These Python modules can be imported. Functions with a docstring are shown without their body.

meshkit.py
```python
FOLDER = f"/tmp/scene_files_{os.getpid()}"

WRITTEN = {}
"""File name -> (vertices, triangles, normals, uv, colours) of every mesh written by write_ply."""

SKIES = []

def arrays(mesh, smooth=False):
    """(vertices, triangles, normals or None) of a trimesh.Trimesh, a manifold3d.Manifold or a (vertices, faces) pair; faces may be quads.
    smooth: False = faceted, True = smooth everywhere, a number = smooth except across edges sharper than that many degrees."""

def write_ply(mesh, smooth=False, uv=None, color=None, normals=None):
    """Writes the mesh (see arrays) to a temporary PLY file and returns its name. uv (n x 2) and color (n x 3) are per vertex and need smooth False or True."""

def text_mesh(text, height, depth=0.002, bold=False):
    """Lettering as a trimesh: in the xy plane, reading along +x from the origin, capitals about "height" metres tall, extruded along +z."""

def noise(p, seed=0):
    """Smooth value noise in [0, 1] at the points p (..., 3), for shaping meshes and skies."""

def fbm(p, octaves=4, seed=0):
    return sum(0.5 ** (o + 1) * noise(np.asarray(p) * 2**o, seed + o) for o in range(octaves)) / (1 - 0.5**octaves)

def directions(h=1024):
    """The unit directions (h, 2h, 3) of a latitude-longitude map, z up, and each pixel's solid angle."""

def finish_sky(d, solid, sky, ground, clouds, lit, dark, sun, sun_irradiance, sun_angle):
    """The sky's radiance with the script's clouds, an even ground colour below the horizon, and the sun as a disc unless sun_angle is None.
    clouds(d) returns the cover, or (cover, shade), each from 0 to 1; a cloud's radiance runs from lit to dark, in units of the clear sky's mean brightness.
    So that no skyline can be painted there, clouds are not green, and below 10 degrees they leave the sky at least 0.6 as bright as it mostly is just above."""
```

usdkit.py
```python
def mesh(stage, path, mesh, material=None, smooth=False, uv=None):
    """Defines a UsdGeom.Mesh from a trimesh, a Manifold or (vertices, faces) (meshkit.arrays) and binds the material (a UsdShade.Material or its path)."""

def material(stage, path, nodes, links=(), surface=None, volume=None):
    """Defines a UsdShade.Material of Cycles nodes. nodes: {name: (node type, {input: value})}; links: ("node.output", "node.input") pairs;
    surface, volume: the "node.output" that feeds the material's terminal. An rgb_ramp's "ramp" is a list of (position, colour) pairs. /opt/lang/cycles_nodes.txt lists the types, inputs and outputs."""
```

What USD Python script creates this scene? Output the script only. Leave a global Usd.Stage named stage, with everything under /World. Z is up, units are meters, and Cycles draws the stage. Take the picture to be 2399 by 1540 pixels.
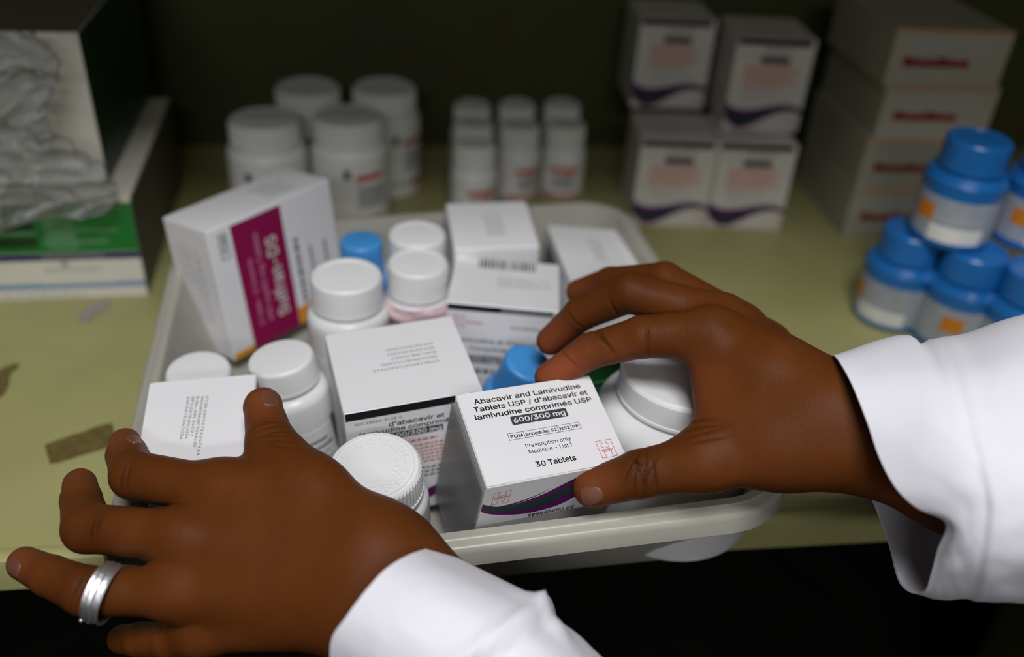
import math
import numpy as np, trimesh, usdkit, meshkit
from shapely.geometry import Polygon, box as rect, LineString
from shapely import affinity, union_all
from scipy.spatial.transform import Rotation as Ro
from pxr import Usd, UsdGeom, UsdLux, UsdShade, Gf, Sdf, Vt

stage = Usd.Stage.CreateInMemory()
UsdGeom.SetStageUpAxis(stage, "Z"); UsdGeom.SetStageMetersPerUnit(stage, 1.0)
UsdGeom.Xform.Define(stage, "/World"); UsdGeom.Scope.Define(stage, "/World/Looks")

# ------------------------------------------------------------------ camera, light, exposure
PITCH, ROLL, YAW, CAM_Z, FPX = math.radians(33.5), math.radians(-3.75), math.radians(9.0), 0.369, 2150.0
fwd = np.array([math.sin(YAW) * math.cos(PITCH), math.cos(YAW) * math.cos(PITCH), -math.sin(PITCH)])
r0 = np.array([math.cos(YAW), -math.sin(YAW), 0]); u0 = np.cross(r0, fwd)
right, up = r0 * math.cos(ROLL) - u0 * math.sin(ROLL), u0 * math.cos(ROLL) + r0 * math.sin(ROLL)
EYE = np.array([0, 0, CAM_Z])
cam = UsdGeom.Camera.Define(stage, "/World/camera")
M4 = np.eye(4); M4[0, :3], M4[1, :3], M4[2, :3], M4[3, :3] = right, up, -fwd, EYE
cam.AddTransformOp().Set(Gf.Matrix4d(M4.tolist()))
cam.CreateFocalLengthAttr(FPX / 2399 * 36); cam.CreateHorizontalApertureAttr(36.0)
cam.CreateFStopAttr(3.1); cam.CreateFocusDistanceAttr(0.418)
cam.CreateClippingRangeAttr(Gf.Vec2f(0.01, 100)); cam.CreateExposureAttr(0.0)
LAMPS = [((0.0, -0.22, 1.25), (0.45, 0.45), 23.0), ((-0.25, -1.75, 1.25), (1.20, 0.30), 20.0)]      # a lamp over the shelf, and an unseen fill lamp added to brighten the back
for k, (p, (lw, lh), power) in enumerate(LAMPS):
    l = UsdLux.RectLight.Define(stage, f"/World/ceiling_lamp_light_{k}")
    l.CreateWidthAttr(lw); l.CreateHeightAttr(lh); l.CreateIntensityAttr(power); l.CreateColorAttr(Gf.Vec3f(1.0, 0.985, 1.0))
    l.AddTranslateOp().Set(Gf.Vec3d(*p))
dome = UsdLux.DomeLight.Define(stage, "/World/room_ambience")
dome.CreateIntensityAttr(0.006); dome.CreateColorAttr(Gf.Vec3f(1, 0.97, 0.92))


def ray(px, py): return fwd + right * (px - 1199.5) / FPX - up * (py - 770) / FPX
def at(px, py, d): return EYE + ray(px, py) * (d * 0.922)    # a point seen at a pixel, at distance 0.922 d along the lens axis
def at_z(px, py, z): q = ray(px, py); return EYE + q * (z - CAM_Z) / q[2]
def at_y(px, py, y): q = ray(px, py); return EYE + q * y / q[1]


# ------------------------------------------------------------------ scene helpers
used = {}
def numbered(parent, name):
    k = used.get((parent, name), -1) + 1
    used[(parent, name)] = k
    return f"{parent}/{name}" + (f"_{k:03d}" if k else "")

def tag(p, label=None, cat=None, group=None, kind=None):
    for k, v in (("label", label), ("category", cat), ("group", group), ("kind", kind)):
        if v: p.SetCustomDataByKey(k, v)
    return p

def mat4(loc=(0, 0, 0), R=None):
    m = np.eye(4); m[:3, :3] = np.eye(3) if R is None else R; m[:3, 3] = loc
    return m

def place(x, m):
    x.AddTransformOp().Set(Gf.Matrix4d(np.asarray(m).T.tolist()))

def thing(name, label, cat, m=None, group=None):
    x = UsdGeom.Xform.Define(stage, numbered("/World", name))
    place(x, np.eye(4) if m is None else m)
    return tag(x.GetPrim(), label, cat, group)

def obj(name, mesh, m, parent=None, smooth=30, label=None):
    base = str(parent.GetPath()) if parent is not None else "/World"
    p = usdkit.mesh(stage, numbered(base, name), mesh, m, smooth=smooth).GetPrim()
    return tag(p, label)

def copy_of(src, m, label, group=None):
    was = src.GetCustomData(); name = src.GetName()
    while name[-4:-3] == "_" and name[-3:].isdigit(): name = name[:-4]
    r = thing(name, label, was["category"], m, group or was.get("group"))
    r.GetReferences().AddInternalReference(src.GetPath()); r.SetInstanceable(True)
    return r


# ------------------------------------------------------------------ materials
def mat(name, color, rough=0.5, spec=0.5, noise=0.0, nscale=40, bump=0.0, bscale=300, coat=0.0, metal=0.0, sss=0.0, extra=None):
    n = {"p": ("principled_bsdf", {"base_color": color, "roughness": rough, "specular_ior_level": spec, "metallic": metal, "coat_weight": coat})}
    if sss: n["p"][1].update(subsurface_weight=sss, subsurface_scale=0.003, subsurface_radius=(1.0, 0.5, 0.35))
    if extra: n["p"][1].update(extra)
    links = []
    if noise or bump: n["g"] = ("texture_coordinate", {})
    if noise:
        n["n"] = ("noise_texture", {"scale": nscale, "detail": 4})
        n["r"] = ("rgb_ramp", {"ramp": [(0.3, [c * (1 - noise) for c in color]), (0.7, [min(1, c * (1 + noise * .5)) for c in color])]})
        links += [("g.object", "n.vector"), ("n.fac", "r.fac"), ("r.color", "p.base_color")]
    if bump:
        n["bn"] = ("noise_texture", {"scale": bscale, "detail": 3}); n["b"] = ("bump", {"strength": bump, "distance": 0.0004})
        links += [("g.object", "bn.vector"), ("bn.fac", "b.height"), ("b.normal", "p.normal")]
    return usdkit.material(stage, f"/World/Looks/{name}", n, links, surface="p.BSDF")

PAPER = mat("white_card", (.80, .80, .815), .38, .4, .02, 30)
PAPER2 = mat("offwhite_card", (.62, .60, .56), .5, .35, .03, 30)
CREAM = mat("cream_card", (.76, .73, .64), .55, .3, .05, 30)
DIMC = mat("aged_card", (.40, .38, .31), .6, .25, .05, 30)  # darker copy of the cream card, standing in for shade on the stack
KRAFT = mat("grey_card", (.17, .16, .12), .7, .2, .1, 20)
INK = mat("black_ink", (.012, .012, .014), .5, .18)
INKG = mat("grey_ink", (.16, .165, .175), .5, .18)
INKL = mat("pale_grey_ink", (.42, .43, .44), .5, .18)
DARK = mat("charcoal_ink", (.055, .055, .06), .5, .18)
RED = mat("red_ink", (.50, .05, .06), .5, .18)
DRED = mat("dark_red_ink", (.22, .012, .03), .5, .15)  # red ink with the shade over the stack mixed into its colour
PINKINK = mat("pale_red_ink", (.60, .24, .19), .5, .18)
PURPLE = mat("purple_ink", (.11, .008, .12), .5, .18)
TEAL = mat("dark_green_ink", (.02, .045, .045), .5, .18)
MAGENTA = mat("magenta_ink", (.26, .003, .065), .4, .4)
LILAC = mat("pale_pink_ink", (.62, .30, .42), .45, .4)
ORANGE = mat("orange_ink", (.72, .30, .01), .4, .4)
GREEN = mat("green_ink", (.012, .20, .035), .4, .4)
GREENL = mat("pale_green_ink", (.10, .27, .12), .45, .4)
GREEND = mat("dark_green_card", (.006, .05, .012), .4, .4)
NAVY = mat("navy_ink", (.02, .02, .10), .4, .4)
SKYB = mat("sky_blue_ink", (.20, .34, .52), .45, .4)
PLASTIC = mat("white_plastic", (.80, .80, .80), .32, .5, sss=.15)
PLASTIC2 = mat("satin_white_plastic", (.82, .82, .80), .42, .45, sss=.15)
CAPW = mat("white_cap_plastic", (.83, .83, .83), .42, .45, sss=.1, bump=.05, bscale=900)
BLUE = mat("sky_blue_plastic", (.06, .30, .70), .35, .5, sss=.1)
BLUE2 = mat("bright_blue_plastic", (.015, .15, .46), .26, .5)
LABELW = mat("label_paper", (.80, .80, .78), .42, .4, .08, 120)
LABELB = mat("blue_grey_label", (.36, .40, .46), .4, .4, .12, 120)
ORLAB = mat("orange_label", (.62, .21, .02), .4, .4)
REDLAB = mat("orange_red_label", (.55, .07, .025), .4, .4)
PINKF = mat("pink_film", (.78, .58, .60), .35, .5, extra={"transmission_weight": .25})
TAPE = mat("old_brown_tape", (.15, .115, .035), .35, .5, .3, 160)
STAIN = mat("brown_stain", (.16, .12, .04), .6, .3, .4, 200)
SCRAP = mat("paper_scrap", (.33, .28, .26), .6, .3)
SILVER = mat("silver", (.90, .90, .92), .42, .5, metal=1.0, bump=.4, bscale=700)
CLOTH = mat("white_coat_cloth", (.82, .82, .88), .85, .15, bump=.25, bscale=1400)
NAIL = mat("fingernail", (.17, .064, .036), .35, .5, sss=.1)
WALL = mat("room_wall_paint", (.06, .06, .055), .7, .3, .05, 3)
DARKFLOOR = mat("dark_floor", (.02, .018, .015), .6, .3, .2, 10)
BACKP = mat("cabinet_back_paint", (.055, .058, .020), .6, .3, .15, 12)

# pale green enamel with stains
PAINT = usdkit.material(stage, "/World/Looks/pale_green_enamel", {
    "g": ("texture_coordinate", {}), "n": ("noise_texture", {"scale": 9, "detail": 5}), "n2": ("noise_texture", {"scale": 240, "detail": 2}),
    "v": ("noise_texture", {"scale": 75, "detail": 3, "roughness": .6}),
    "r": ("rgb_ramp", {"ramp": [(.3, (.33, .32, .128)), (.7, (.40, .385, .165))]}),
    "rs": ("rgb_ramp", {"ramp": [(.70, (0, 0, 0)), (.78, (1, 1, 1))]}),
    "mx": ("mix_color", {"b": (.20, .18, .08)}), "m5": ("math", {"math_type": "multiply", "value2": .55}),
    "b": ("bump", {"strength": .15, "distance": .0003}), "p": ("principled_bsdf", {"roughness": .38, "specular_ior_level": .4})},
    [("g.object", "n.vector"), ("g.object", "n2.vector"), ("g.object", "v.vector"), ("n.fac", "r.fac"), ("v.fac", "rs.fac"), ("rs.color", "m5.value1"), ("m5.value", "mx.fac"),
     ("r.color", "mx.a"), ("mx.result", "p.base_color"), ("n2.fac", "b.height"), ("b.normal", "p.normal")], surface="p.BSDF")
# milky polypropylene
MILKY = usdkit.material(stage, "/World/Looks/milky_plastic", {
    "d": ("principled_bsdf", {"base_color": (.50, .49, .42), "roughness": .33, "specular_ior_level": .5}), "t": ("translucent_bsdf", {"color": (.55, .54, .46)}),
    "m": ("mix_closure", {"fac": .22})}, [("d.BSDF", "m.closure1"), ("t.BSDF", "m.closure2")], surface="m.closure")
# clear film
FILM = usdkit.material(stage, "/World/Looks/clear_film", {
    "tr": ("transparent_bsdf", {"color": (.90, .91, .91)}), "g": ("principled_bsdf", {"base_color": (.6, .6, .6), "roughness": .18, "specular_ior_level": 1.0}),
    "f": ("fresnel", {"IOR": 1.5}), "c": ("math", {"math_type": "multiply_add", "value2": .8, "value3": .12}),
    "m": ("mix_closure", {})}, [("f.fac", "c.value1"), ("c.value", "m.fac"), ("tr.BSDF", "m.closure1"), ("g.BSDF", "m.closure2")], surface="m.closure")
# skin: the vertex attribute tone holds pigment, plus darkening along the creases (-1 darker joints, 0 back of the hand, 1 palm side)
SKIN = usdkit.material(stage, "/World/Looks/brown_skin", {
    "a": ("attribute", {"attribute": "tone"}), "ad": ("math", {"math_type": "multiply_add", "value2": .5, "value3": .5}),
    "r": ("rgb_ramp", {"ramp": [(0, (.026, .0075, .0016)), (.5, (.112, .0325, .0068)), (1, (.27, .074, .030))]}),
    "g": ("texture_coordinate", {}), "n": ("noise_texture", {"scale": 55, "detail": 4}), "n2": ("voronoi_texture", {"scale": 1500}), "n3": ("noise_texture", {"scale": 420, "detail": 3}),
    "nm": ("math", {"math_type": "multiply_add", "value2": .22, "value3": -.11}), "sum": ("math", {"math_type": "add"}),
    "h": ("math", {"math_type": "add"}), "b": ("bump", {"strength": .35, "distance": .00025}),
    "p": ("principled_bsdf", {"roughness": .46, "specular_ior_level": .09, "subsurface_weight": .06, "subsurface_scale": .0015, "subsurface_radius": (1, .35, .2)})},
    [("a.fac", "ad.value1"), ("g.object", "n.vector"), ("n.fac", "nm.value1"), ("ad.value", "sum.value1"), ("nm.value", "sum.value2"), ("sum.value", "r.fac"), ("r.color", "p.base_color"),
     ("g.object", "n2.vector"), ("g.object", "n3.vector"), ("n2.distance", "h.value1"), ("n3.fac", "h.value2"), ("h.value", "b.height"), ("b.normal", "p.normal")], surface="p.BSDF")


# ------------------------------------------------------------------ mesh helpers
def chamfer_box(w, d, h, c=0.0006):
    """w x d x h, centred in x and y, base at z = 0, edges chamfered."""
    p = []
    for x in (-1, 1):
        for y in (-1, 1):
            for z in (0, 1):
                q = np.array([x * w / 2, y * d / 2, z * h]); s = np.array([-x, -y, 1 - 2 * z]) * c
                for k in range(3): e = s.copy(); e[k] = 0; p.append(q + e)
    return trimesh.convex.convex_hull(np.array(p))

def bx(x0, x1, y0, y1, z0, z1, c=0.0006):
    m = chamfer_box(x1 - x0, y1 - y0, z1 - z0, c); m.apply_translation([(x0 + x1) / 2, (y0 + y1) / 2, z0]); return m

def join(ms):
    return trimesh.util.concatenate(list(ms))

def grid_faces(nr, nc, closed=True):
    i, j = np.meshgrid(np.arange(nr - 1), np.arange(nc if closed else nc - 1), indexing="ij")
    a, b = i * nc + j, i * nc + (j + 1) % nc
    q = np.stack([a, b, b + nc, a + nc], -1).reshape(-1, 4)
    return np.vstack([q[:, [0, 1, 2]], q[:, [0, 2, 3]]])

def lathe(profile, n=48, ribs=None):
    """profile: (r, z) from the bottom axis to the top axis. ribs: (z0, z1, count, depth) ridges the outer wall between two heights."""
    pr = np.array(profile, float); a = np.arange(n) * 2 * np.pi / n
    R = np.repeat(pr[:, :1], n, 1)
    if ribs:
        z0, z1, cnt, dep = ribs
        on = (pr[:, 1] >= z0 - 1e-9) & (pr[:, 1] <= z1 + 1e-9) & (pr[:, 0] > .8 * pr[:, 0].max())
        R[on] += dep * np.sign(np.cos(a * cnt))[None]
    v = np.stack([R * np.cos(a), R * np.sin(a), np.repeat(pr[:, 1:], n, 1)], -1).reshape(-1, 3)
    return trimesh.Trimesh(v, grid_faces(len(pr), n), process=False)

def arc(r_c, z_c, rad, a0, a1, k=4):
    return [(r_c + rad * math.cos(math.radians(t)), z_c + rad * math.sin(math.radians(t))) for t in np.linspace(a0, a1, k)]

def flat(shape, t=0.00003):
    gs = [g for g in getattr(shape, "geoms", [shape]) if g.area > 1e-12]
    return join(trimesh.creation.extrude_polygon(g, t, engine="earcut") for g in gs)

TEXTS = {}
def words(s, w, cap, bold=False):
    """lettering w wide with capitals cap high, starting at the origin, in the xy plane"""
    if (s, bold) not in TEXTS: TEXTS[(s, bold)] = meshkit.text_mesh(s, 1.0, 1.0, bold)
    m = TEXTS[(s, bold)].copy(); b = m.bounds
    m.vertices = (m.vertices - [b[0, 0], 0, 0]) * [w / (b[1, 0] - b[0, 0]), cap, 0.00003]
    return m

def put(m, x, y, rot=0):
    m = m.copy(); m.apply_transform(trimesh.transformations.rotation_matrix(math.radians(rot), [0, 0, 1])); m.apply_translation([x, y, 0]); return m

def fine_print(x0, y0, x1, y1, rows, seed, h=.55, rot=0, fill=.9):
    """rows of short bars: print too small to read"""
    rng = np.random.default_rng(seed); out = []; W, H = (x1 - x0, y1 - y0)
    if rot: W, H = H, W
    for k in range(rows):
        y = H * (k + .5) / rows; x = 0; end = W * (1 if k % 3 else rng.uniform(.6, 1))
        while x < end:
            l = min(rng.uniform(.035, .11) * W, end - x)
            out.append(rect(x, y - H / rows * h / 2, x + l * fill, y + H / rows * h / 2)); x += l + .018 * W
    g = union_all(out)
    if rot: g = affinity.translate(affinity.rotate(g, rot, origin=(0, 0)), (H if rot > 0 else 0), (0 if rot > 0 else W))
    return flat(affinity.translate(g, x0, y0))

MM = 0.001
class Carton:
    """A folding carton centred in x and y with its base at z = 0; decorations are given in millimetres on a face, from its lower left corner."""
    def __init__(self, name, label, w, d, h, m, group=None, body=PAPER, flap="top"):
        self.t = thing(name, label, "medicine box", m, group); self.w, self.d, self.h, self.k = w, d, h, (1.0, 1.0, 1.0)
        obj("body", chamfer_box(w, d, h, .0005), body, self.t)
        if flap:
            ft = .0003
            g = Polygon([(.4, .5), (w / MM - .4, .5), (w / MM - .4, d / MM - .9), (w / MM - 3, d / MM - .4), (3, d / MM - .4), (.4, d / MM - .9)])
            self.deco("end_flap", flat(affinity.scale(g, MM, MM, origin=(0, 0)), ft), body, flap, lift=0); self.base = ft
        else: self.base = 0
    def frame(self, f):
        w, d, h = self.w, self.d, self.h
        o, u, v = {"top": ((-w / 2, -d / 2, h), (1, 0, 0), (0, 1, 0)), "front": ((-w / 2, -d / 2, 0), (1, 0, 0), (0, 0, 1)),
                   "left": ((-w / 2, d / 2, 0), (0, -1, 0), (0, 0, 1)), "right": ((w / 2, -d / 2, 0), (0, 1, 0), (0, 0, 1))}[f]
        m = np.eye(4); m[:3, 0], m[:3, 1], m[:3, 2], m[:3, 3] = u, v, np.cross(u, v), o
        return m
    def sized(self, w, d, h):
        """the print was measured on a carton of w x d x h"""
        self.k = (self.w / w, self.d / d, self.h / h); return self
    def uv(self, f):
        a, b = {"top": (0, 1), "front": (0, 2), "left": (1, 2), "right": (1, 2)}[f]; return MM * self.k[a], MM * self.k[b]
    def deco(self, name, mesh, material, f, layer=0, lift=None, label=None):
        z = (lift if lift is not None else (self.base if f == "top" else 0) + .00002 + layer * .00004)
        k = mesh.copy(); k.apply_translation([0, 0, z]); k.apply_transform(self.frame(f))
        return obj(name, k, material, self.t, smooth=False, label=label)
    def shapes(self, name, polys, material, f, layer=0, label=None):
        g = union_all([p for p in polys]); return self.deco(name, flat(affinity.scale(g, *self.uv(f), origin=(0, 0))), material, f, layer, label=label)
    def text(self, lines, material, f, layer=0, label=None, name="printed_text"):
        """lines: (string, x, y, width, capital height, bold, rotation)"""
        U, V = self.uv(f); ms = [put(words(s, w * (V if r in (90, -90, -92) else U), c * (U if r in (90, -90, -92) else V), b), x * U, y * V, r) for s, x, y, w, c, b, r in lines]
        return self.deco(name, join(ms), material, f, layer, label=label)
    def fine(self, x0, y0, x1, y1, rows, seed, material=None, f="top", layer=0, rot=0, h=.5):
        U, V = self.uv(f); m = fine_print(0, 0, (x1 - x0) * U, (y1 - y0) * V, rows, seed, h, rot); m.apply_translation([x0 * U, y0 * V, 0])
        return self.deco("fine_print", m, material or INKG, f, layer)

def smooth_line(pts, k=24):
    """Catmull-Rom through 2-D or 3-D points"""
    p = np.array(pts, float); p = np.vstack([2 * p[0] - p[1], p, 2 * p[-1] - p[-2]]); out = []
    for i in range(1, len(p) - 2):
        for t in np.arange(k) / k:
            out.append(.5 * ((2 * p[i]) + (-p[i - 1] + p[i + 1]) * t + (2 * p[i - 1] - 5 * p[i] + 4 * p[i + 1] - p[i + 2]) * t**2 + (-p[i - 1] + 3 * p[i] - 3 * p[i + 1] + p[i + 2]) * t**3))
    return np.vstack([out, p[-2]])

def logo(x, y, w, h, s=.28):
    """the maker's emblem: a flask and a bench inside a notched frame, drawn in line"""
    X = lambda *pts: [(x + a * w, y + b * h) for a, b in pts]
    th = np.radians(np.linspace(115, 425, 20)); bulb = [(x + (.5 + .27 * math.cos(t)) * w, y + .70 * h + .145 * h * math.sin(t)) for t in th]
    left = X((.36, 1), (0, 1), (0, 0), (.24, 0), (.24, .02)); ls = [left, X((.64, 1), (1, 1), (1, 0), (.76, 0), (.76, .02)), X((.36, 1), (.36, .84)), X((.64, 1), (.64, .84)), bulb,
          X((.16, 0), (.38, 0)), X((.84, 0), (.62, 0)), X((.28, 0), (.28, .34), (.2, .36)), X((.72, 0), (.72, .34), (.8, .36)), X((.28, .34), (.72, .34))]
    return [LineString(l).buffer(s / 2, cap_style=2) for l in ls]

def pose(base, rv, s=1.0, lift=0.0):
    b = EYE + (np.array(base) - EYE) * s
    return mat4(b + [0, 0, lift], Ro.from_rotvec(rv).as_matrix())


# ------------------------------------------------------------------ the room
def struct(name, mesh, m):
    return tag(obj(name, mesh, m), kind="structure")
struct("floor", bx(-2.2, 2.2, -2.6, 2.0, -1.36, -1.3), DARKFLOOR)
struct("ceiling", bx(-2.2, 2.2, -2.6, 2.0, 1.33, 1.38), WALL)
struct("wall_back", bx(-2.2, 2.2, 1.9, 2.0, -1.3, 1.33), WALL)
struct("wall_left", bx(-2.2, -2.1, -2.6, 1.9, -1.3, 1.33), WALL)
struct("wall_right", bx(2.1, 2.2, -2.6, 1.9, -1.3, 1.33), WALL)
struct("wall_rear", bx(-2.1, 2.1, -2.6, -2.5, -1.3, 1.33), WALL)
for (p, (lw, lh), _), lab in zip(LAMPS, ("square white ceiling lamp above the shelf", "long white fill lamp added further down the room, unseen")):
    lampm = thing("ceiling_lamp", lab, "lamp")
    obj("housing", bx(p[0] - lw / 2 - .04, p[0] + lw / 2 + .04, p[1] - lh / 2 - .04, p[1] + lh / 2 + .04, p[2] + .01, 1.33, .004), PLASTIC2, lampm)

# ------------------------------------------------------------------ the cupboard
YF, YB = 0.3485, 0.89
cab = thing("shelf_unit", "pale green enamelled metal shelf unit holding the medicines", "shelf")
def shelf_board(z):
    prof = [(YF + .004, z), (YF + .0012, z - .0008), (YF, z - .004), (YF, z - .021), (YF + .002, z - .023), (YF + .006, z - .023), (YF + .006, z - .004), (YB, z - .004), (YB, z)]
    lip = Polygon([(YF + .0005, z - .0012), (YF + .003, z + .0006), (YF + .006, z + .0012), (YF + .009, z + .0004), (YF + .009, z - .003), (YF + .002, z - .003)])
    out = []
    for poly, x0, x1 in ((Polygon(prof), -.80, 1.0), (lip, -.80, 1.0)):
        m = trimesh.creation.extrude_polygon(poly, x1 - x0, engine="earcut")
        m.apply_transform(np.array([[0, 0, 1, x0], [1, 0, 0, 0], [0, 1, 0, 0], [0, 0, 0, 1.0]])); out.append(m)
    return out
for z in (0.0, 0.49):
    b, l = shelf_board(z)
    s_ = obj("shelf_board", b, PAINT, cab); obj("rolled_edge", l, PAINT, s_)
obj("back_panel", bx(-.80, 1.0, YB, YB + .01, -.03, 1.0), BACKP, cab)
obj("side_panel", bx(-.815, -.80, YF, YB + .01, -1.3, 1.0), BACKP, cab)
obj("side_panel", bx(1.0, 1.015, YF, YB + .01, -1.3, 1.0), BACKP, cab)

# marks on the shelf
def patch(pxs, z, t, name, m, label, cat):
    p = np.array([at_z(x, y, z)[:2] for x, y in pxs]); c = p.mean(0)
    k = flat(Polygon(p - c), t); o = obj(name, k, m, smooth=False); place(UsdGeom.Xformable(o), mat4((*c, z)))
    return tag(o, label, cat)
edge = lambda a, b, n, amp, seed: [tuple(np.array(a) + (np.array(b) - np.array(a)) * t + np.random.default_rng(seed + i).normal(0, amp, 2) * (0 < i)) for i, t in enumerate(np.arange(n) / n)]
patch(edge((105, 1043), (258, 990), 9, .5, 1) + edge((262, 992), (277, 1040), 4, .5, 20) + edge((275, 1043), (119, 1090), 9, .5, 40) + edge((117, 1088), (105, 1045), 4, .5, 60), 0.0, .0003,
      "tape_strip", TAPE, "strip of old brown adhesive tape stuck to the shelf left of the bin", "tape")
patch(smooth_line([(-40, 868), (-8, 872), (8, 862), (38, 852), (44, 860), (26, 878), (20, 905), (4, 930), (-30, 945)], 4).tolist(), 0.0, .0002,
      "glue_stain", STAIN, "brown glue stain on the shelf at the left edge of the picture", "stain")
o = patch(smooth_line([(182, 742), (205, 722), (232, 708), (262, 708), (250, 724), (222, 740), (206, 757), (186, 755)], 4).tolist(), 0.0, .0011,
      "paper_scrap", SCRAP, "small torn scrap of pale paper on the shelf in front of the green carton", "paper scrap")

# ------------------------------------------------------------------ cartons at the back left
C1 = at_z(357, 693, 0); C0 = at_z(0, 717, 0); dirx = (C1 - C0) / np.linalg.norm(C1 - C0); dirx = np.array([math.cos(.045), math.sin(.045), 0]); C1 = C1 - [.003, 0, 0]; ang = .045
Rz = lambda a: Ro.from_euler("z", a).as_matrix()
w, d, h = .30, .20, .079
mt = mat4(C1 - dirx * w / 2 + np.array([-dirx[1], dirx[0], 0]) * d / 2, Rz(ang))
c = Carton("shipping_carton", "wide carton with a green band over white with a blue stripe, left on the shelf", w, d, h, mt, body=CREAM).sized(.30, .20, .085)
W = w / MM
c.shapes("green_band", [rect(0, 41, W, 82)], GREEN, "front")
c.shapes("band_print", [rect(W - 36, 76, W - 6, 79), rect(W - 60, 44, W - 40, 74), rect(W - 40, 58, W - 12, 61), rect(W - 62, 48, W - 20, 52), rect(W - 128, 66, W - 72, 72), rect(W - 150, 42, W - 100, 56), rect(W - 112, 56, W - 66, 60), rect(W - 230, 44, W - 170, 70)], GREENL, "front", 1)
c.shapes("band_print", [rect(W - 92, 60, W - 66, 70), rect(W - 108, 46, W - 66, 55)], GREEND, "front", 2)
c.shapes("navy_stripe", [rect(0, 34.5, W, 40.5)], NAVY, "front")
for x0, x1 in ((66, 24), (160, 110)): c.shapes("stripe_print", [rect(W - x0, 36, W - x1, 39.5)], INKG, "front", 1)
c.shapes("blue_stripe", [rect(0, 9.5, W, 14.5)], SKYB, "front")
for x0, x1 in ((70, 20), (170, 120)): c.shapes("stripe_print", [rect(W - x0, 13.4, W - x1, 15)], PAPER2, "front", 1)
c.fine(W - 66, 23, W - 26, 29, 2, 5, INKL, "front"); c.fine(W - 160, 22, W - 100, 28, 2, 6, INKL, "front"); c.fine(W - 60, 16.5, W - 18, 18.5, 1, 7, CREAM, "front"); c.fine(W - 100, 2, W - 20, 6, 1, 8, INKL, "front")
c.shapes("round_mark", [affinity.scale(LineString([(W - 52, 31), (W - 52, 31.1)]).buffer(3), 1, 1)], INKL, "front")
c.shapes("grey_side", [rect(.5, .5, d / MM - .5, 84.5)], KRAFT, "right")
h2 = .106; e1 = np.array([-.2, .622, h + .0005])
mt2 = mat4(e1 + [-.15, .10, 0], Rz(math.radians(2.0)))
c2 = Carton("shipping_carton", "upper beige carton with a dark green end, stacked behind the plastic bag", .30, .20, h2, mt2, body=CREAM)
c2.shapes("green_side", [rect(.5, .5, 199.5, h2 / MM - .5)], GREEND, "right")
c2.shapes("brown_lid", [rect(.5, .5, 299.5, 199.5)], KRAFT, "top")


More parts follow.
